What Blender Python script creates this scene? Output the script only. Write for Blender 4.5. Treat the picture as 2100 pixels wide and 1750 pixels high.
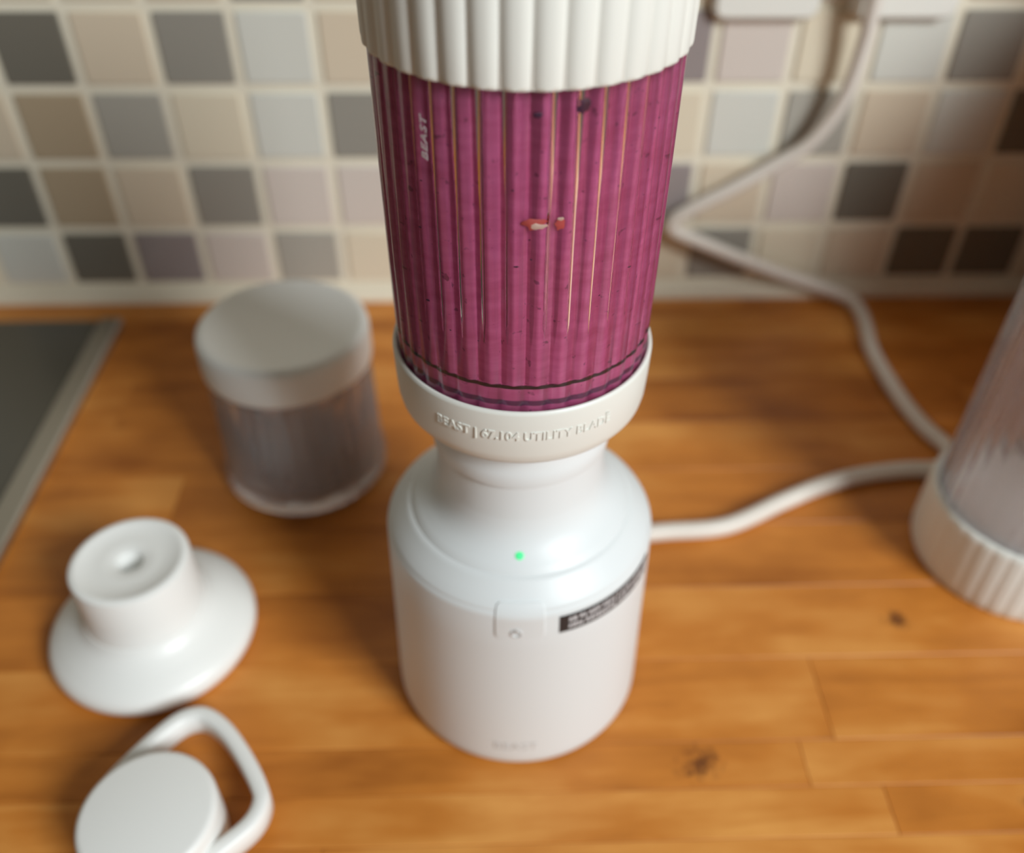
import bpy, bmesh, math, random
from math import sin, cos, pi, radians
from mathutils import Vector, Matrix

for o in list(bpy.data.objects):
    bpy.data.objects.remove(o)
SC = bpy.context.scene
COL = SC.collection
MM = 0.001
rnd = random.Random(7)

# ------------------------------------------------------------------ camera
F_PX = 1880.5
P, YAW, ROLL = radians(40.93), radians(1.77), radians(0.418)
cam_d = bpy.data.cameras.new('camera')
cam = bpy.data.objects.new('camera', cam_d)
COL.objects.link(cam)
fw = Vector((sin(YAW) * cos(P), cos(YAW) * cos(P), -sin(P)))
r0 = Vector((cos(YAW), -sin(YAW), 0))
u0 = r0.cross(fw)
rt = r0 * cos(ROLL) + u0 * sin(ROLL)
up = -r0 * sin(ROLL) + u0 * cos(ROLL)
m = Matrix((rt, up, -fw)).transposed().to_4x4()
m.translation = Vector((0, 0, 0.317))
cam.matrix_world = m
cam_d.sensor_width = 36
cam_d.lens = 36 * F_PX / 2100
cam_d.clip_start = 0.005
cam_d.dof.use_dof = True
cam_d.dof.focus_distance = 0.225
cam_d.dof.aperture_fstop = cam_d.lens / 5.5
SC.camera = cam

# ------------------------------------------------------------------ world, window light, exposure
w = bpy.data.worlds.new('world')
SC.world = w
w.use_nodes = True
w.node_tree.nodes['Background'].inputs[0].default_value = (1.0, 0.90, 0.72, 1)
w.node_tree.nodes['Background'].inputs[1].default_value = 0.105
ld = bpy.data.lights.new('window_daylight', 'AREA')
ld.shape = 'RECTANGLE'
ld.size, ld.size_y = 0.55, 0.6
ld.energy = 31.5
ld.color = (0.92, 0.98, 1.0)
lo = bpy.data.objects.new('window_daylight', ld)
COL.objects.link(lo)
lo.location = (0.97, -0.82, 1.0)
lo.rotation_euler = (Vector((0.0, 0.25, 0.10)) - lo.location).to_track_quat('-Z', 'Y').to_euler()
SC.view_settings.view_transform = 'Standard'
SC.view_settings.look = 'None'
SC.view_settings.gamma = 1
SC.view_settings.use_curve_mapping = False
SC.view_settings.exposure = 0.0
SC.cycles.max_bounces = 9
SC.cycles.diffuse_bounces = 4
SC.cycles.transmission_bounces = 9


# ------------------------------------------------------------------ helpers
def srgb(r, g, b):
    f = lambda c: (c / 255 / 12.92) if c / 255 <= 0.04045 else ((c / 255 + 0.055) / 1.055) ** 2.4
    return (f(r), f(g), f(b), 1)


def mat(name, col, rough=0.4, metal=0.0, coat=0.0, spec=0.5, trans=0.0, ior=1.5, sss=0.0):
    mt = bpy.data.materials.new(name)
    mt.use_nodes = True
    b = mt.node_tree.nodes['Principled BSDF']
    b.inputs['Base Color'].default_value = col
    b.inputs['Roughness'].default_value = rough
    b.inputs['Metallic'].default_value = metal
    b.inputs['Specular IOR Level'].default_value = spec
    b.inputs['Coat Weight'].default_value = coat
    b.inputs['Coat Roughness'].default_value = 0.1
    b.inputs['Transmission Weight'].default_value = trans
    b.inputs['IOR'].default_value = ior
    if sss:
        b.inputs['Subsurface Weight'].default_value = sss
        b.inputs['Subsurface Radius'].default_value = (1, 0.6, 0.5)
        b.inputs['Subsurface Scale'].default_value = 0.003
    return mt


def nodes_of(mt):
    return mt.node_tree.nodes, mt.node_tree.links, mt.node_tree.nodes['Principled BSDF']


def add_bump(mt, scale, strength, dist=0.0002, detail=3):
    N, L, b = nodes_of(mt)
    tc = N.new('ShaderNodeTexCoord')
    n = N.new('ShaderNodeTexNoise')
    n.inputs['Scale'].default_value = scale
    n.inputs['Detail'].default_value = detail
    bp = N.new('ShaderNodeBump')
    bp.inputs['Strength'].default_value = strength
    bp.inputs['Distance'].default_value = dist
    L.new(tc.outputs['Object'], n.inputs['Vector'])
    L.new(n.outputs['Fac'], bp.inputs['Height'])
    L.new(bp.outputs['Normal'], b.inputs['Normal'])
    return mt


def mesh_obj(name, verts, faces, mt, parent=None, smooth=True, angle=40):
    me = bpy.data.meshes.new(name)
    me.from_pydata([(v[0] * MM, v[1] * MM, v[2] * MM) for v in verts], [], faces)
    me.validate()
    bm = bmesh.new()
    bm.from_mesh(me)
    bmesh.ops.recalc_face_normals(bm, faces=bm.faces)
    bm.to_mesh(me)
    bm.free()
    if smooth:
        me.shade_smooth()
        me.set_sharp_from_angle(angle=radians(angle))
    if mt:
        me.materials.append(mt)
    o = bpy.data.objects.new(name, me)
    COL.objects.link(o)
    if parent:
        o.parent = parent
    return o


def tag(o, label, cat, group=None, kind=None):
    if label:
        o['label'] = label
    if cat:
        o['category'] = cat
    if group:
        o['group'] = group
    if kind:
        o['kind'] = kind
    return o


def thing(name, label, cat, loc=(0, 0, 0), rz=0.0, group=None):
    e = bpy.data.objects.new(name, None)
    e.empty_display_size = 0.02
    COL.objects.link(e)
    e.location = Vector(loc) * MM
    e.rotation_euler = (0, 0, rz)
    return tag(e, label, cat, group)


def lathe(name, prof, mt, parent=None, n=128, ribs=0, per=12, power=3.0, phase=0.0, closed=False, angle=40):
    """prof: list of (r, z) or (r, z, rib_amp). r==0 becomes a pole. closed joins last to first."""
    if ribs:
        n = ribs * per
    rings, verts = [], []
    for q in prof:
        r, z = q[0], q[1]
        a = q[2] if len(q) > 2 else 0.0
        if r < 1e-6:
            rings.append([len(verts)])
            verts.append((0, 0, z))
            continue
        ring = []
        for i in range(n):
            ph = 2 * pi * i / n
            rr = r
            if a and ribs:
                t = (i / per + phase) % 1.0 - 0.5
                rr = r - a * abs(2 * t) ** (q[3] if len(q) > 3 else power)
            ring.append(len(verts))
            verts.append((rr * sin(ph), -rr * cos(ph), z))
        rings.append(ring)
    faces = []
    k = len(rings)
    for j in range(k if closed else k - 1):
        A, B = rings[j], rings[(j + 1) % k]
        if len(A) == 1 and len(B) == 1:
            continue
        for i in range(n):
            i2 = (i + 1) % n
            if len(A) == 1:
                faces.append((A[0], B[i2], B[i]))
            elif len(B) == 1:
                faces.append((A[i], A[i2], B[0]))
            else:
                faces.append((A[i], A[i2], B[i2], B[i]))
    return mesh_obj(name, verts, faces, mt, parent, angle=angle)


def arc(cx, cz, r, a0, a1, n=6, amp=None):
    out = []
    for i in range(n + 1):
        a = radians(a0 + (a1 - a0) * i / n)
        q = (cx + r * cos(a), cz + r * sin(a))
        out.append(q if amp is None else q + (amp,))
    return out


def chamfer_box(sx, sy, sz, c):
    """box centred in x,y from z=0..sz, chamfered top edges and vertical corners (mm)"""
    hx, hy = sx / 2, sy / 2

    def ring(ix, z):
        x, y = hx - ix, hy - ix
        return [(x - c, -y, z), (x, -y + c, z), (x, y - c, z), (x - c, y, z), (-x + c, y, z), (-x, y - c, z), (-x, -y + c, z), (-x + c, -y, z)]
    v = ring(0, 0) + ring(0, sz - c) + ring(c, sz)
    f = []
    for j in range(2):
        for i in range(8):
            f.append((j * 8 + i, j * 8 + (i + 1) % 8, j * 8 + 8 + (i + 1) % 8, j * 8 + 8 + i))
    f.append(tuple(range(16, 24)))
    f.append(tuple(reversed(range(8))))
    return v, f


def rounded_slab(w, h, t, r, c=0.8, seg=6):
    """rounded rectangle plate in x,z, thickness along -y (front at y=-t), chamfered front edge"""
    def outline(inset, y):
        pts = []
        ww, hh, rr = w / 2 - inset, h / 2 - inset, max(r - inset, 0.2)
        for (sx, sz, a0) in ((1, 1, 0), (-1, 1, 90), (-1, -1, 180), (1, -1, 270)):
            for i in range(seg + 1):
                a = radians(a0 + 90 * i / seg)
                pts.append((sx * (ww - rr) + rr * cos(a), y, sz * (hh - rr) + rr * sin(a)))
        return pts
    R = [outline(0, 0), outline(0, -t + c), outline(c, -t)]
    v = sum(R, [])
    n = len(R[0])
    f = [(j * n + i, j * n + (i + 1) % n, j * n + n + (i + 1) % n, j * n + n + i) for j in range(2) for i in range(n)]
    f.append(tuple(range(2 * n, 3 * n)))
    f.append(tuple(reversed(range(n))))
    return v, f


def catmull(pts, n=10):
    out = []
    Q = [Vector(p) for p in pts]
    Q = [2 * Q[0] - Q[1]] + Q + [2 * Q[-1] - Q[-2]]
    for i in range(1, len(Q) - 2):
        a, b, c, d = Q[i - 1:i + 3]
        for k in range(n):
            t = k / n
            out.append(0.5 * ((2 * b) + (c - a) * t + (2 * a - 5 * b + 4 * c - d) * t * t + (3 * b - a - 3 * c + d) * t ** 3))
    out.append(Q[-2])
    return out


def tube(path, rad, n=14, caps=True):
    verts, faces = [], []
    prev = None
    for i, p in enumerate(path):
        t = (path[min(i + 1, len(path) - 1)] - path[max(i - 1, 0)]).normalized()
        if prev is None:
            nrm = t.orthogonal().normalized()
        else:
            nrm = (prev - t * prev.dot(t)).normalized()
        prev = nrm
        bn = t.cross(nrm)
        r = rad[i] if isinstance(rad, list) else rad
        for k in range(n):
            a = 2 * pi * k / n
            verts.append(tuple(p + nrm * (r * cos(a)) + bn * (r * sin(a))))
    for i in range(len(path) - 1):
        for k in range(n):
            k2 = (k + 1) % n
            faces.append((i * n + k, i * n + k2, (i + 1) * n + k2, (i + 1) * n + k))
    if caps:
        faces.append(tuple(reversed(range(n))))
        faces.append(tuple(range((len(path) - 1) * n, len(path) * n)))
    return verts, faces


def text_mesh(body, size, extrude, shear=0.0, offset=0.0, spacing=1.0):
    cu = bpy.data.curves.new('lettering', 'FONT')
    cu.body = body
    cu.size = size
    cu.extrude = extrude
    cu.shear = shear
    cu.offset = offset
    cu.space_character = spacing
    cu.align_x = 'CENTER'
    cu.align_y = 'CENTER'
    cu.resolution_u = 4
    o = bpy.data.objects.new('lettering_tmp', cu)
    COL.objects.link(o)
    dg = bpy.context.evaluated_depsgraph_get()
    me = o.evaluated_get(dg).to_mesh()
    bm = bmesh.new()
    bm.from_mesh(me)
    o.evaluated_get(dg).to_mesh_clear()
    bmesh.ops.subdivide_edges(bm, edges=[e for e in bm.edges if e.calc_length() > size * 0.5], cuts=2)
    V = [tuple(v.co) for v in bm.verts]
    Fc = [tuple(v.index for v in f.verts) for f in bm.faces]
    bm.free()
    bpy.data.objects.remove(o)
    bpy.data.curves.remove(cu)
    return V, Fc


def wrap(V, R, z0, phi0, vertical=False, sx=1.0):
    """bend flat (x,y,depth) coordinates around a vertical cylinder, phi 0 faces -y, + to the right"""
    out = []
    for (x, y, d) in V:
        if vertical:
            x, y = -y, x
        ph = phi0 + x * sx / R
        out.append(((R + d) * sin(ph), -(R + d) * cos(ph), z0 + y))
    return out


# ------------------------------------------------------------------ materials
M_white = add_bump(mat('white_plastic', srgb(228, 228, 221), 0.42), 900, 0.15, 0.0001)
M_white_cool = mat('cool_white_plastic', srgb(224, 228, 229), 0.42)
M_cap = mat('white_cap_plastic', srgb(238, 238, 235), 0.38)
M_grey_rubber = mat('grey_rubber', srgb(70, 66, 64), 0.7)
M_cord = mat('cord_white', srgb(226, 218, 208), 0.45)
M_clear = mat('clear_tritan', (0.97, 0.955, 0.965, 1), 0.02, trans=1.0, ior=1.45)
M_smoke = mat('clear_plastic', (0.91, 0.885, 0.90, 1), 0.08, trans=0.86, ior=1.4)
M_gasket = mat('dark_gasket', srgb(45, 34, 46), 0.4)
M_groove_shade = mat('groove_shade_purple', srgb(112, 56, 94), 0.5)
M_print = mat('white_print', srgb(225, 215, 220), 0.5)
M_black = mat('black_label', srgb(38, 38, 42), 0.5)
M_labelink = mat('label_ink', srgb(205, 205, 208), 0.5)
M_faint2 = mat('button_icon', srgb(205, 205, 204), 0.45)
M_faint = mat('faint_grey_logo', srgb(196, 194, 192), 0.45)
M_steel = mat('brushed_steel', srgb(185, 180, 170), 0.45, metal=1.0)
M_hob = mat('hob_glass', srgb(76, 72, 62), 0.3, spec=0.6)
M_socket = mat('socket_white', srgb(232, 230, 222), 0.35)
M_grout = add_bump(mat('grout', srgb(230, 222, 202), 0.85), 400, 0.4, 0.0004)
M_seal = mat('sealant', srgb(226, 216, 194), 0.6)
M_led = mat('green_led', srgb(40, 160, 90), 0.5)
b = M_led.node_tree.nodes['Principled BSDF']
b.inputs['Emission Color'].default_value = (0.06, 0.75, 0.28, 1)
b.inputs['Emission Strength'].default_value = 0.9

# smoothie: opaque berry liquid with streaks and dark skins
M_smoothie = mat('berry_smoothie', srgb(190, 88, 128), 0.5)
N, L, b = nodes_of(M_smoothie)
tc = N.new('ShaderNodeTexCoord')
mp = N.new('ShaderNodeMapping')
mp.inputs['Scale'].default_value = (90, 90, 420)
n1 = N.new('ShaderNodeTexNoise')
n1.inputs['Scale'].default_value = 1.0
n1.inputs['Detail'].default_value = 4
cr = N.new('ShaderNodeValToRGB')
cr.color_ramp.elements[0].position = 0.3
cr.color_ramp.elements[0].color = srgb(198, 88, 134)
cr.color_ramp.elements[1].position = 0.7
cr.color_ramp.elements[1].color = srgb(216, 108, 158)
n2 = N.new('ShaderNodeTexNoise')
n2.inputs['Scale'].default_value = 420
n2.inputs['Detail'].default_value = 2
cr2 = N.new('ShaderNodeValToRGB')
cr2.color_ramp.elements[0].position = 0.27
cr2.color_ramp.elements[0].color = (0.15, 0.10, 0.16, 1)
cr2.color_ramp.elements[1].position = 0.33
cr2.color_ramp.elements[1].color = (1, 1, 1, 1)
mx = N.new('ShaderNodeMix')
mx.data_type = 'RGBA'
mx.blend_type = 'MULTIPLY'
mx.inputs['Factor'].default_value = 0.6
L.new(tc.outputs['Object'], mp.inputs['Vector'])
L.new(mp.outputs['Vector'], n1.inputs['Vector'])
L.new(tc.outputs['Object'], n2.inputs['Vector'])
L.new(n1.outputs['Fac'], cr.inputs['Fac'])
L.new(n2.outputs['Fac'], cr2.inputs['Fac'])
L.new(cr.outputs['Color'], mx.inputs['A'])
L.new(cr2.outputs['Color'], mx.inputs['B'])
L.new(mx.outputs['Result'], b.inputs['Base Color'])
M_pulp = mat('red_fruit_skin', srgb(214, 92, 84), 0.5)
M_seed = mat('pale_seed', srgb(240, 212, 190), 0.5)
M_skin = mat('dark_berry_skin', srgb(84, 40, 74), 0.5)

# wood
M_wood = mat('oiled_wood', srgb(190, 120, 60), 0.42, spec=0.4)
N, L, b = nodes_of(M_wood)
tc = N.new('ShaderNodeTexCoord')
oi = N.new('ShaderNodeObjectInfo')
geo = N.new('ShaderNodeNewGeometry')
off = N.new('ShaderNodeVectorMath')
off.operation = 'ADD'
mul = N.new('ShaderNodeMath')
mul.operation = 'MULTIPLY'
mul.inputs[1].default_value = 7.0
L.new(oi.outputs['Random'], mul.inputs[0])
L.new(tc.outputs['Object'], off.inputs[0])
L.new(mul.outputs[0], off.inputs[1])
mp = N.new('ShaderNodeMapping')
mp.inputs['Scale'].default_value = (10, 75, 60)
L.new(off.outputs[0], mp.inputs['Vector'])
g1 = N.new('ShaderNodeTexNoise')
g1.inputs['Scale'].default_value = 1
g1.inputs['Detail'].default_value = 5
g1.inputs['Roughness'].default_value = 0.6
g1.inputs['Distortion'].default_value = 0.6
L.new(mp.outputs['Vector'], g1.inputs['Vector'])
mp2 = N.new('ShaderNodeMapping')
mp2.inputs['Scale'].default_value = (16, 26, 20)
L.new(off.outputs[0], mp2.inputs['Vector'])
g2 = N.new('ShaderNodeTexNoise')
g2.inputs['Scale'].default_value = 1
g2.inputs['Detail'].default_value = 3
L.new(mp2.outputs['Vector'], g2.inputs['Vector'])
s1 = N.new('ShaderNodeMath')
s1.operation = 'MULTIPLY_ADD'
s1.inputs[1].default_value = 0.42
L.new(g1.outputs['Fac'], s1.inputs[0])
s0 = N.new('ShaderNodeMath')
s0.operation = 'MULTIPLY_ADD'
s0.inputs[1].default_value = 0.55
s0.inputs[2].default_value = -0.06
L.new(g2.outputs['Fac'], s0.inputs[0])
L.new(s0.outputs[0], s1.inputs[2])
s2 = N.new('ShaderNodeMath')
s2.operation = 'MULTIPLY_ADD'
s2.inputs[1].default_value = 0.16
L.new(oi.outputs['Random'], s2.inputs[0])
L.new(s1.outputs[0], s2.inputs[2])
crw = N.new('ShaderNodeValToRGB')
e = crw.color_ramp.elements
e[0].position = 0.28
e[0].color = srgb(148, 80, 18)
e[1].position = 0.80
e[1].color = srgb(238, 172, 92)
x = e.new(0.52)
x.color = srgb(200, 124, 48)
L.new(s2.outputs[0], crw.inputs['Fac'])
# knots at given spots of the board
last = crw.outputs['Color']
for (kx, ky, rx, ry) in ((0.0755, 0.173, 0.0075, 0.006), (0.172, 0.236, 0.005, 0.004), (0.192, 0.155, 0.004, 0.003)):
    sub = N.new('ShaderNodeVectorMath')
    sub.operation = 'SUBTRACT'
    sub.inputs[1].default_value = (kx, ky, 0)
    L.new(geo.outputs['Position'], sub.inputs[0])
    sc = N.new('ShaderNodeVectorMath')
    sc.operation = 'MULTIPLY'
    sc.inputs[1].default_value = (1 / rx, 1 / ry, 0)
    L.new(sub.outputs[0], sc.inputs[0])
    ln = N.new('ShaderNodeVectorMath')
    ln.operation = 'LENGTH'
    L.new(sc.outputs[0], ln.inputs[0])
    ns = N.new('ShaderNodeTexNoise')
    ns.inputs['Scale'].default_value = 230
    ns.inputs['Detail'].default_value = 4
    ns.inputs['Distortion'].default_value = 1.0
    L.new(geo.outputs['Position'], ns.inputs['Vector'])
    ad = N.new('ShaderNodeMath')
    ad.operation = 'MULTIPLY_ADD'
    ad.inputs[1].default_value = 4.0
    L.new(ns.outputs['Fac'], ad.inputs[0])
    L.new(ln.outputs['Value'], ad.inputs[2])
    mr = N.new('ShaderNodeMapRange')
    mr.interpolation_type = 'SMOOTHSTEP'
    mr.inputs['From Min'].default_value = 1.9
    mr.inputs['From Max'].default_value = 3.3
    mr.inputs['To Min'].default_value = 0.8
    mr.inputs['To Max'].default_value = 0.0
    L.new(ad.outputs[0], mr.inputs['Value'])
    mk = N.new('ShaderNodeMix')
    mk.data_type = 'RGBA'
    L.new(mr.outputs['Result'], mk.inputs['Factor'])
    L.new(last, mk.inputs['A'])
    mk.inputs['B'].default_value = srgb(84, 40, 18)
    last = mk.outputs['Result']
L.new(last, b.inputs['Base Color'])
bp = N.new('ShaderNodeBump')
bp.inputs['Strength'].default_value = 0.15
bp.inputs['Distance'].default_value = 0.0004
L.new(g1.outputs['Fac'], bp.inputs['Height'])
L.new(bp.outputs['Normal'], b.inputs['Normal'])

# tiles
TILE = {c: mat('tile_' + n, srgb(*v), 0.25, spec=0.5) for c, n, v in (
    ('D', 'charcoal', (150, 146, 137)), ('E', 'dark_charcoal', (116, 112, 102)), ('G', 'mid_grey', (172, 168, 158)), ('P', 'mauve_grey', (150, 141, 140)),
    ('L', 'light_grey', (214, 214, 205)), ('C', 'cream', (224, 213, 190)), ('B', 'beige', (216, 201, 178)),
    ('K', 'pinkish', (214, 203, 194)), ('N', 'brown_beige', (178, 160, 134)))}

# ------------------------------------------------------------------ the setting
WALL_Y = 493.0
v, f = chamfer_box(1500, 40, 560, 0.5)
wall = mesh_obj('wall_back', v, f, M_grout, smooth=False)
wall.location = (0.05, (WALL_Y + 20) * MM, -0.03)
wall['kind'] = 'structure'
TP, TS = 41.8, 36.6
X0, Z0 = -150.96, 68.95


def tile_mesh(name, w_, h_, t=1.6, c=0.7):
    vv, ff = rounded_slab(w_, h_, t, 1.2, c, 2)
    me = bpy.data.meshes.new(name)
    me.from_pydata([(a * MM, b_ * MM, c_ * MM) for a, b_, c_ in vv], [], ff)
    bm = bmesh.new()
    bm.from_mesh(me)
    bmesh.ops.recalc_face_normals(bm, faces=bm.faces)
    bm.to_mesh(me)
    bm.free()
    me.shade_smooth()
    me.set_sharp_from_angle(angle=radians(30))
    me.materials.append(TILE['C'])
    return me


ME_TILE = tile_mesh('tile', TS, TS)
CUT = 33.0
ME_TILE_CUT = tile_mesh('tile_cut', TS, CUT)
known = {
    3: {-2: 'C', -1: 'C', 0: 'B', 1: 'D', 2: 'C', 6: 'B', 7: 'L', 8: 'K', 9: 'B', 10: 'B', 11: 'K'},
    2: {-3: 'L', -2: 'E', -1: 'B', 0: 'D', 1: 'L', 2: 'B', 3: 'C', 4: 'K', 5: 'L', 6: 'P', 7: 'K', 8: 'C', 9: 'L', 10: 'D', 11: 'C'},
    1: {-3: 'B', -2: 'N', -1: 'G', 0: 'C', 1: 'L', 2: 'D', 3: 'K', 4: 'C', 5: 'L', 6: 'C', 7: 'L', 8: 'G', 9: 'B', 10: 'L', 11: 'E'},
    0: {-3: 'E', -2: 'N', -1: 'B', 0: 'D', 1: 'K', 2: 'K', 3: 'C', 4: 'D', 5: 'L', 6: 'P', 7: 'B', 8: 'K', 9: 'E', 10: 'B', 11: 'C'},
    -1: {-3: 'L', -2: 'E', -1: 'P', 0: 'K', 1: 'G', 2: 'C', 3: 'L', 4: 'B', 5: 'K', 6: 'C', 7: 'D', 8: 'C', 9: 'B', 10: 'E', 11: 'E'}}
for j in range(-1, 8):
    for k in range(-10, 18):
        c = known.get(j, {}).get(k) or rnd.choice('LCBKLCBKCLDG')
        o = bpy.data.objects.new('tile', ME_TILE_CUT if j == -1 else ME_TILE)
        COL.objects.link(o)
        o.parent = wall
        o.matrix_parent_inverse = Matrix.Identity(4)
        zc = Z0 + j * TP + ((TS - CUT) / 2 if j == -1 else 0)
        o.location = Vector((X0 + k * TP, WALL_Y, zc)) * MM - wall.location
        o.material_slots[0].link = 'OBJECT'
        o.material_slots[0].material = TILE[c]
# sealant bead between worktop and wall
vs, fs = [], []
prof = [(0, 0), (0, 9), (-1.5, 8.6), (-4.5, 6), (-6.5, 2.5), (-7, 0)]
for xx in (-690, 790):
    for (dy, dz) in prof:
        vs.append((xx, WALL_Y + dy, dz))
n = len(prof)
fs = [(i, (i + 1) % n, n + (i + 1) % n, n + i) for i in range(n)] + [tuple(range(n)), tuple(reversed(range(n, 2 * n)))]
o = mesh_obj('trim_1', vs, fs, M_seal)
o['kind'] = 'structure'

# worktop: solid board of glued staves
wt = thing('worktop', 'oiled orange-brown wooden worktop of glued staves under everything', 'worktop', (0, 0, -38))
v, f = chamfer_box(1480, 640, 32, 1)
core = mesh_obj('core', [(a + 50, b_ + 172, c_) for a, b_, c_ in v], f, M_wood, wt, smooth=False)
edges = [-148, -110, -72, -34, 4, 40, 76, 110, 127.5, 145, 163.5, 182, 219, 256, 294, 331, 368, 405, 442, 467, 492]
stave_cache = {}
for i in range(len(edges) - 1):
    y0, y1 = edges[i], edges[i + 1]
    xs = -690 - rnd.uniform(0, 200)
    if (y0, y1) == (163.5, 182):
        xs = -665.0
    while xs < 790:
        ln_ = rnd.choice((320, 400, 460))
        xe = min(xs + ln_, 790)
        xa = max(xs, -690)
        if xe - xa > 20:
            key = (round(xe - xa), round(y1 - y0, 1))
            wv, wf = chamfer_box(xe - xa - 0.15, y1 - y0 - 0.15, 6.0, 0.25)
            s = mesh_obj('stave', wv, wf, M_wood, wt, smooth=False)
            s.location = Vector(((xa + xe) / 2, (y0 + y1) / 2, 32)) * MM
        xs += ln_

# ------------------------------------------------------------------ hob set in the worktop
hob = thing('hob', 'dark glass hob with a grey metal edge strip beside the worktop', 'hob', (-470, 230, 0))
v, f = chamfer_box(474, 466, 4.0, 0.6)
mesh_obj('glass_plate', v, f, M_hob, hob, smooth=False)
for sx in (1, -1):
    v, f = chamfer_box(13, 468, 5.5, 1.2)
    o = mesh_obj('edge_strip', v, f, M_steel, hob, smooth=False)
    o.location = (sx * 243.7 * MM, 0, 0)

# ------------------------------------------------------------------ blender base
BX, BY = 9.6, 220.3
base = thing('blender_base', 'white cylindrical blender motor base with lit green light in the centre', 'blender base', (BX, BY, 0))
body_prof = [(0, 1.0), (44.2, 1.0), (45.2, 1.3), (46.2, 2.2), (46.8, 3.8), (46.8, 7), (46.2, 40), (45.8, 70), (45.5, 86.0), (45.2, 87.4), (44.6, 88.2)]
lathe('body', body_prof, M_white_cool, base, 160)
lathe('foot_ring', [(0, 0), (44.4, 0), (44.8, 0.4), (44.8, 1.4), (0, 1.5)], M_grey_rubber, base, 96)
sh_prof = [(44.6, 88.0), (44.55, 88.6), (43.9, 89.6), (41.5, 92.2), (38.6, 95.0), (37.2, 96.3), (36.8, 96.35), (36.4, 97.0), (34.5, 98.6), (32, 100.6), (29.8, 103.2), (28.4, 106), (27.6, 108.6), (27.2, 111.5)]
lathe('shoulder', sh_prof, M_white_cool, base, 160)
lathe('neck', [(27.2, 111.5), (27.0, 114), (26.9, 125), (27.9, 125.6), (28.1, 127), (28.1, 131), (27.7, 132), (27.7, 141.5), (0, 141.5)], M_white_cool, base, 128)
# power button: raised pad that follows body and shoulder
path = [(45.75, 76.0), (45.6, 82), (45.5, 86.0), (45.2, 87.4), (44.55, 88.6), (43.9, 89.6), (42.6, 91.0)]
acc = [0]
for i in range(1, len(path)):
    acc.append(acc[-1] + math.dist(path[i], path[i - 1]))


def on_path(s):
    s = max(0, min(acc[-1], s))
    for i in range(1, len(path)):
        if s <= acc[i] + 1e-9:
            t = (s - acc[i - 1]) / (acc[i] - acc[i - 1])
            a, b_ = path[i - 1], path[i]
            dx, dz = b_[0] - a[0], b_[1] - a[1]
            l_ = math.hypot(dx, dz)
            return a[0] + dx * t, a[1] + dz * t, dz / l_, -dx / l_
    return path[-1] + (0.7, 0.7)


def pad(name, u0_, u1_, s0_, s1_, h0, h1, rad, mt, parent, nu=22, nv=22):
    cu_, cs_ = (u0_ + u1_) / 2, (s0_ + s1_) / 2
    hu, hs = (u1_ - u0_) / 2, (s1_ - s0_) / 2
    vv, ff = [], []
    for i in range(nu + 1):
        for j in range(nv + 1):
            a, b_ = (2 * i / nu - 1), (2 * j / nv - 1)
            uu, ss = a * hu, b_ * hs
            ex, es = abs(uu) - (hu - rad), abs(ss) - (hs - rad)
            if ex > 0 and es > 0:
                q = max(ex, es) / math.hypot(ex, es)
                uu = math.copysign(hu - rad + ex * q, uu)
                ss = math.copysign(hs - rad + es * q, ss)
            edge = i in (0, nu) or j in (0, nv)
            r_, z_, nr, nz = on_path(cs_ + ss)
            hh = h0 if edge else h1
            r_ += nr * hh
            z_ += nz * hh
            ph = (cu_ + uu) / 45.5
            vv.append((r_ * sin(ph), -r_ * cos(ph), z_))
    for i in range(nu):
        for j in range(nv):
            a = i * (nv + 1) + j
            ff.append((a, a + 1, a + nv + 2, a + nv + 1))
    return mesh_obj(name, vv, ff, mt, parent, angle=25)


btn = pad('power_button', -9.6, 7.0, 0.2, 16.6, -0.5, 0.4, 2.6, M_white_cool, base)
btn['label'] = 'raised square power button with power icon'
R_ic = 46.35
vv, ff = [], []
na = 20
for i in range(na + 1):
    a = radians(120 + 300 * i / na)
    for rr, dd in ((1.35, -0.3), (1.35, 0.12), (1.75, 0.12), (1.75, -0.3)):
        vv.append((rr * cos(a), rr * sin(a), dd))
for i in range(na):
    for k in range(4):
        ff.append((i * 4 + k, i * 4 + (k + 1) % 4, i * 4 + 4 + (k + 1) % 4, i * 4 + 4 + k))
nb = len(vv)
for xx in (-0.22, 0.22):
    for yy in (0.2, 2.1):
        for dd in (-0.3, 0.12):
            vv.append((xx, yy, dd))
ff += [(nb + a, nb + b_, nb + c_, nb + d_) for a, b_, c_, d_ in ((0, 1, 3, 2), (4, 6, 7, 5), (0, 4, 5, 1), (2, 3, 7, 6), (1, 5, 7, 3), (0, 2, 6, 4))]
mesh_obj('power_icon', wrap(vv, R_ic, 79.8, radians(-3.0)), ff, M_faint2, btn, smooth=False)
# green light on the shoulder
bm_v, bm_f = [], []
led = lathe('indicator_light', [(1.35, 0), (1.35, 0.25), (1.0, 0.45), (0, 0.5)], M_led, base, 20)
led.location = (32.0 * sin(radians(-2)) * MM, -32.0 * cos(radians(-2)) * MM, 100.5 * MM)
led.rotation_euler = (radians(40), 0, 0)
led['label'] = 'small glowing green light'


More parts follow.
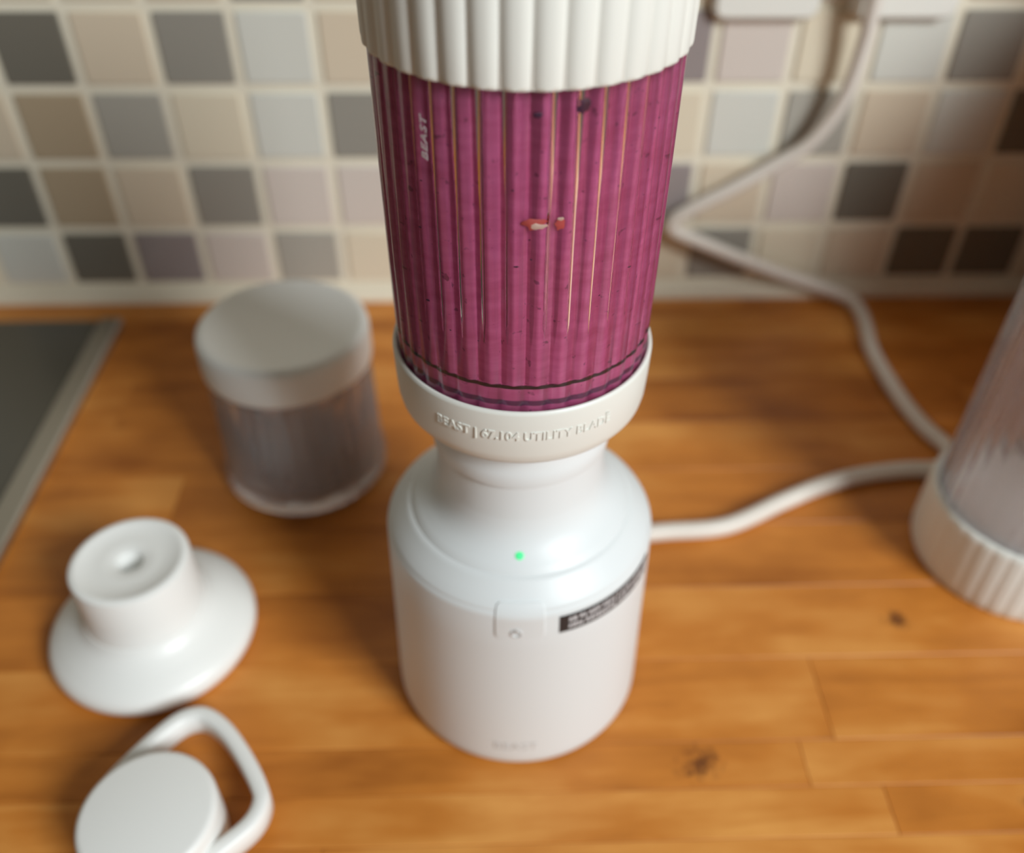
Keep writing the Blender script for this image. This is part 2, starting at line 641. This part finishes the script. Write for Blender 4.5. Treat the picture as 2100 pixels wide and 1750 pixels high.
def curved_patch(name, R, t, z0, z1, p0, p1, mt, parent, n_=24):
    vv, ff = [], []
    for i in range(n_ + 1):
        ph = radians(p0 + (p1 - p0) * i / n_)
        for rr, zz in ((R, z0), (R + t, z0), (R + t, z1), (R, z1)):
            vv.append((rr * sin(ph), -rr * cos(ph), zz))
    for i in range(n_):
        for k in range(4):
            ff.append((i * 4 + k, i * 4 + (k + 1) % 4, i * 4 + 4 + (k + 1) % 4, i * 4 + 4 + k))
    ff += [(0, 1, 2, 3), tuple(reversed((n_ * 4, n_ * 4 + 1, n_ * 4 + 2, n_ * 4 + 3)))]
    return mesh_obj(name, vv, ff, mt, parent, angle=30)


stk = curved_patch('sticker', 45.45, 0.35, 77.6, 85.6, 14.2, 66, M_black, base, 40)
stk['label'] = 'black warning sticker with fine pale print'
vv, ff = [], []
for (za, zb) in ((82.2, 84.4), (78.9, 81.1)):
    ph = 18.2
    while ph < 64:
        wdt = rnd.uniform(0.9, 1.7)
        nb = len(vv)
        for pp in (ph, ph + wdt):
            for rr in (45.7, 45.86):
                for zz in (za + rnd.choice((0, 0, 0.5)), zb - rnd.choice((0, 0, 0.5))):
                    vv.append((rr * sin(radians(pp)), -rr * cos(radians(pp)), zz))
        ff += [(nb + a, nb + b_, nb + c_, nb + d_) for a, b_, c_, d_ in ((0, 1, 3, 2), (4, 6, 7, 5), (0, 4, 5, 1), (2, 3, 7, 6), (1, 5, 7, 3), (0, 2, 6, 4))]
        ph += wdt + rnd.choice((0.5, 0.5, 0.5, 1.2))
mesh_obj('sticker_print', vv, ff, M_labelink, stk, smooth=False)
V, Fc = text_mesh('BEAST', 6.2, 0.12, 0.0, 0.03, 1.1)
xw = max(q[0] for q in V) - min(q[0] for q in V)
mesh_obj('logo', wrap(V, 46.68, 13.5, radians(-2.8), sx=15.5 / xw), Fc, M_faint, base, smooth=False)
# cord socket collar at the back
lathe('cord_grommet', [(0, 0), (5.6, 0), (5.6, 3), (4.9, 9), (0, 9)], M_white_cool, base, 24)
g = [c for c in base.children if c.name.startswith('cord_grommet')][0]
g.rotation_euler = (radians(-90), 0, radians(-25))
g.location = (45.0 * sin(radians(25)) * MM, 45.0 * cos(radians(25)) * MM, 9 * MM)

# ------------------------------------------------------------------ blade collar
col = thing('blade_collar', 'off-white screw-on blade collar with raised lettering under the pink vessel', 'blade collar', (BX, BY, 141.5))
cp = [(0, 0), (29, 0), (33.6, 0.5), (35.4, 1.6), (36.6, 3.4), (37.15, 6), (37.5, 12), (37.75, 20.2), (37.6, 20.9), (37.2, 21.3), (36.7, 21.3), (36.3, 21.0), (36.15, 20.4), (36.1, 17.0), (0, 17.0)]
lathe('ring', cp, M_white, col, 180, angle=35)
V, Fc = text_mesh('BEAST | 67.104 UTILITY BLADE', 4.1, 0.32, 0.0, 0.06, 1.05)
x0_, x1_ = min(q[0] for q in V), max(q[0] for q in V)
mesh_obj('lettering', wrap(V, 37.5, 154.6 - 141.5, radians(-1.0), sx=(37.5 * radians(77.5)) / (x1_ - x0_)), Fc, M_white, col, smooth=False)
V, Fc = text_mesh('®', 1.7, 0.16)
mesh_obj('registered_mark', wrap(V, 37.6, 156.8 - 141.5, radians(36)), Fc, M_white, col, smooth=False)

# ------------------------------------------------------------------ vessel with smoothie and ribbed lid
NR = 36
RPH = 0.5
ves = thing('blending_vessel', 'clear ribbed vessel full of pink smoothie, upside down on the base', 'vessel', (BX, BY, 158.7))
zz0 = 158.7
A = 0.6
LQ = 2.2
vp = [(34.6, 0, 0.1), (35.7, 0.2, 0.5), (35.9, 1.0, 1.0), (36.05, 4, 1.0), (36.2, 7, 0.8), (36.35, 12, A), (36.65, 30, A), (37.0, 60, A), (37.25, 90, A), (37.3, 102, A), (36.6, 104.5, 0.2), (0, 105),
      (0, 102), (34.6, 101.5, LQ, 1.266), (34.3, 60, LQ, 1.266), (33.9, 30, LQ, 1.266), (33.6, 10.8, LQ, 1.266), (33.5, 10.2), (33.6, 1.2), (33.8, 0.3)]
lathe('clear_wall', vp, M_clear, ves, ribs=NR, per=16, power=2.0, phase=0.1, closed=True, angle=50)
V, Fc = text_mesh('BEAST', 2.45, 0.03, 0.22, 0.04, 1.12)
xw = max(q[0] for q in V) - min(q[0] for q in V)
mesh_obj('lettering', wrap([(q[0] * 10.2 / xw, q[1], q[2]) for q in V], 37.36, 234.0 - zz0, radians(-38.4), vertical=True), Fc, M_print, ves, smooth=False)
lathe('groove_shade_ring', [(33.2, 4.4), (33.8, 4.4), (33.8, 6.0), (33.2, 6.0)], M_groove_shade, ves, 128, closed=True)  # dark purple band modelled in place of the collar groove's shadow
lathe('gasket', [(33.0, 9.9), (33.75, 9.9), (33.75, 10.8), (33.0, 10.8)], M_gasket, ves, 128, closed=True)

sm = thing('smoothie', 'thick pink berry smoothie filling the clear vessel', 'smoothie', (BX, BY, 159.3))
lathe('liquid', [(0, 0), (33.4, 0), (33.66, 0.4), (33.6, 9.6), (33.65, 10.2, LQ), (33.94, 29.4, LQ), (34.34, 59.4, LQ), (34.58, 95, LQ), (34.2, 97, LQ), (0, 97)], M_smoothie, sm, ribs=NR, per=16, power=1.2, phase=0.1, angle=50)


def blob(name, ph, z, sx, sz, mt, seed, R=34.2):
    rr = random.Random(seed)
    vv, ff = [], []
    n_ = 14
    ctr = (0, 0, 0.25)
    outer = []
    for i in range(n_):
        a = 2 * pi * i / n_
        k = rr.uniform(0.6, 1.1)
        outer.append((sx * k * cos(a), sz * k * sin(a), 0.0))
    inner = [(x_ * 0.7, y_ * 0.7, 0.16) for x_, y_, _ in outer]
    vv = [ctr] + inner + outer
    for i in range(n_):
        j = (i + 1) % n_
        ff.append((0, 1 + i, 1 + j))
        ff.append((1 + i, 1 + n_ + i, 1 + n_ + j, 1 + j))
    return mesh_obj(name, wrap(vv, R, z, radians(ph)), ff, mt, sm)


blob('fruit_skin', 1.2, 216.4 - 159.3, 3.2, 1.7, M_pulp, 1)
blob('seed_piece', 2.8, 215.9 - 159.3, 1.9, 1.0, M_seed, 2, 34.34)
blob('fruit_skin', 11.0, 216.2 - 159.3, 1.6, 1.7, M_pulp, 3)
blob('seed_piece', 11.6, 217.4 - 159.3, 0.9, 0.6, M_seed, 4, 34.34)
blob('berry_skin', 17.5, 242.8 - 159.3, 1.7, 1.7, M_skin, 5, 34.5)
blob('berry_skin', 1.8, 241.6 - 159.3, 1.0, 0.8, M_skin, 6, 34.5)
rb = random.Random(11)
for i in range(16):
    blob('berry_skin', rb.uniform(-55, 55), rb.uniform(8, 76), rb.uniform(0.25, 0.6), rb.uniform(0.15, 0.35), M_skin, 20 + i, 34.0 + 0.3 * 0.5)

lid = thing('ribbed_lid', 'white ribbed lid on top of the smoothie vessel, cut by the top edge', 'lid', (BX, BY, 247.3))
LA = 1.15
lp = [(37.5, 0.2), (37.9, 0.0, LA * 0.6), (38.25, 0.25, LA), (38.35, 1.0, LA), (38.45, 8, LA), (38.5, 26, LA), (38.0, 28.5, LA * 0.6), (36.5, 29.6), (0, 29.6), (0, 18.6), (37.45, 18.4)]
lathe('shell', lp, M_white, lid, ribs=NR, per=14, power=2.5, phase=0.07, closed=True, angle=45)

# ------------------------------------------------------------------ power cord
cord = thing('power_cord', 'thick white power cord looping from the wall socket to the blender base', 'power cord', (150, 400, 0))
pts = [(BX + 47 * sin(radians(25)), BY + 47 * cos(radians(25)), 9), (38, 272, 7.5), (54, 281, 5.2), (78, 285, 4.3), (108, 288, 4.2), (138, 303, 4.2), (159, 313, 4.2), (180, 320, 4.2), (204, 324, 4.2), (222, 324.5, 4.2), (232, 330, 4.2), (232, 341, 4.2), (227, 354, 4.2), (223, 374, 4.2),
       (221, 398, 4.2), (221, 425, 4.2), (226, 455, 4.2), (224, 474, 5.5), (208, 481, 10), (179, 482, 20), (150, 482, 32), (125, 482, 43), (110, 482, 50), (108, 482, 56), (116, 482, 63), (140, 482, 77), (160, 482, 90), (178, 480, 105), (190, 478, 130), (193, 476, 158), (192, 474, 178), (192, 473, 192)]
pts = [(x_ - 150, y_ - 400, z_) for x_, y_, z_ in pts]
v, f = tube(catmull(pts, 8), 4.1, 14)
mesh_obj('cable', v, f, M_cord, cord)
v, f = rounded_slab(30, 30, 18, 9, 3, 6)
pl = mesh_obj('plug', v, f, M_cord, cord)
pl.location = ((196 - 150) * MM, (483.6 - 400) * MM, 205 * MM)
v, f = tube([Vector((192 - 150, 73, 188)), Vector((192 - 150, 73, 196))], 6.0, 14)
mesh_obj('strain_relief', v, f, M_cord, cord)

# wall sockets
for (xc, lab) in ((142, 'empty white wall socket beside the plugged-in one, at the top edge'), (213, 'white wall socket holding the cord plug, at the top edge')):
    s_ = thing('wall_socket', lab, 'wall socket', (xc, WALL_Y - 1.6, 168), group='white sockets on the tiled wall')
    v, f = rounded_slab(54, 66, 7.6, 6, 2.0, 5)
    o = mesh_obj('plate', v, f, M_socket, s_)
    o.location = (0, 0, 33 * MM)
    v, f = rounded_slab(36, 36, 0.6, 8, 0.3, 5)
    o = mesh_obj('insert', v, f, M_socket, s_)
    o.location = (0, -7.4 * MM, 33 * MM)

# ------------------------------------------------------------------ small lidded jar behind on the left
jar = thing('storage_jar', 'short clear ribbed jar with a smooth white lid behind on the left', 'jar', (-92, 340, 0))
jp = [(0, 0), (36, 0), (37.8, 0.8, 0.3), (39.4, 3, 0.5), (39.4, 9, 0.6), (38.2, 12, 0.6), (37.2, 62, 0.6), (36.4, 66.0), (36.2, 74), (33.8, 74), (33.8, 60), (35.0, 12), (33, 7.5), (0, 6.5)]
lathe('clear_body', jp, M_smoke, jar, ribs=36, per=10, power=2.4, angle=50)
jl = [(36.6, 66.0), (37.5, 66), (38.1, 66.8), (38.3, 69), (38.2, 81.0), (37.7, 83.1), (36.2, 84.5), (34.0, 84.9), (33.0, 84.4), (0, 84.4), (0, 75), (36.6, 74.5)]
lathe('jar_lid', jl, M_cap, jar, 128, closed=True)

# ------------------------------------------------------------------ tall vessel at the right edge, standing on its ribbed lid
tv = thing('tall_vessel', 'empty clear ribbed vessel standing on a white ribbed lid at the right', 'vessel', (235, 274, 0))
lathe('ribbed_cap', [(0, 0), (39.5, 0), (41.2, 0.6, 0.3), (41.9, 2.2, 0.45), (42.1, 6, 0.45), (41.9, 32, 0.45), (41.2, 34.4, 0.3), (40.4, 35), (39.2, 35), (39.0, 31), (0, 31)], M_white, tv, ribs=40, per=12, power=3.4, angle=45)
tp = [(37.0, 31.2, 0.3), (38.2, 31.4, 0.5), (38.5, 40, 0.55), (38.2, 100, 0.55), (37.4, 165, 0.55), (36.0, 168, 0.2), (0, 168.5), (0, 165), (34.6, 164), (35.4, 100), (35.6, 36), (35.5, 31.2)]
lathe('clear_wall', tp, M_smoke, tv, ribs=40, per=12, power=2.6, closed=True, angle=50)

# ------------------------------------------------------------------ spouted drinking lid, front left
sp = thing('spout_lid', 'white flanged drinking lid with a cylindrical spout and centre hole', 'drinking lid', (-139.5, 236, 0))
lathe('flange', [(22, 3), (34.5, 0), (37.5, 0.3), (39.6, 2.0), (40.6, 4.6), (40.7, 7.2), (40.0, 9.4), (38.0, 11.2), (33, 14.2), (28, 17.2), (25.0, 19.6), (23.9, 21.8), (22.5, 22), (22, 14)], M_cap, sp, 144, closed=True)
lathe('spout', [(22.8, 20), (23.7, 21.0), (23.1, 24), (22.6, 30), (22.5, 45.4), (22.1, 46.8), (20.9, 47.5), (19.2, 47.5), (18.5, 47.0), (11, 46.7), (6.6, 46.6), (5.3, 46.0), (4.9, 44.4), (4.7, 38), (0, 38), (0, 36), (10, 34), (20.5, 30), (20.5, 20)], M_cap, sp, 128, closed=True)

# ------------------------------------------------------------------ screw cap with carry loop, bottom left
ca = thing('loop_cap', 'round white screw cap with a carry loop in the bottom left corner', 'cap', (-114.5, 147, 0))
lathe('cap_body', [(0, 0), (21.8, 0), (22.4, 0.7), (22.6, 3), (22.7, 21), (22.4, 22.9), (21.4, 23.9), (20.2, 24.2), (0, 24.2)], M_cap, ca, 128)
# loop: flat strap in a rounded U around direction u
U = [(-21, 6), (-20, 14), (-12, 27), (-3, 38), (3, 41.5), (9, 41), (17, 35), (26, 24), (33, 13), (34.5, 7), (32, 0), (24, -8), (17, -14)]
path = [Vector((a, b_, 0)) for a, b_ in U]
path = catmull(path, 6)
tk, z0_, z1_ = 2.7, 6.0, 16.5
vv, ff = [], []
for i, p_ in enumerate(path):
    t_ = (path[min(i + 1, len(path) - 1)] - path[max(i - 1, 0)]).normalized()
    n_ = Vector((-t_.y, t_.x, 0))
    for (s_, zq) in ((-tk, z0_ + 1), (-tk, z1_ - 1), (-tk + 1, z1_), (tk - 1, z1_), (tk, z1_ - 1), (tk, z0_ + 1), (tk - 1, z0_), (-tk + 1, z0_)):
        q = p_ + n_ * s_
        vv.append((q.x, q.y, zq))
for i in range(len(path) - 1):
    for k in range(8):
        ff.append((i * 8 + k, i * 8 + (k + 1) % 8, i * 8 + 8 + (k + 1) % 8, i * 8 + 8 + k))
ff += [tuple(range(8)), tuple(reversed(range(len(vv) - 8, len(vv))))]
mesh_obj('carry_loop', vv, ff, M_cap, ca, angle=50)

# ------------------------------------------------------------------ added unseen box just right of the view, shaped to shade the wall corner
bb = thing('shade_box', 'brown wooden box added unseen on the worktop outside the right edge to shade the wall', 'shade blocker', (446, 318, 0))
vv, ff = [], []
prof = [(-135, 0), (-135, 222), (-132, 229), (-125, 232), (60, 232), (100, 222), (126, 196), (137, 150), (138, 90), (138, 0)]
for xx in (-118, 118):
    for (a, zq) in prof:
        vv.append((xx, -a, zq))
n = len(prof)
ff = [(i, (i + 1) % n, n + (i + 1) % n, n + i) for i in range(n)] + [tuple(range(n)), tuple(reversed(range(n, 2 * n)))]
mesh_obj('box', vv, ff, M_wood, bb, angle=25)
v, f = tube(catmull([(-30, -134, 110), (-28, -147, 112), (0, -150, 113), (28, -147, 112), (30, -134, 110)], 5), 3.0, 10)
mesh_obj('handle', v, f, M_steel, bb)
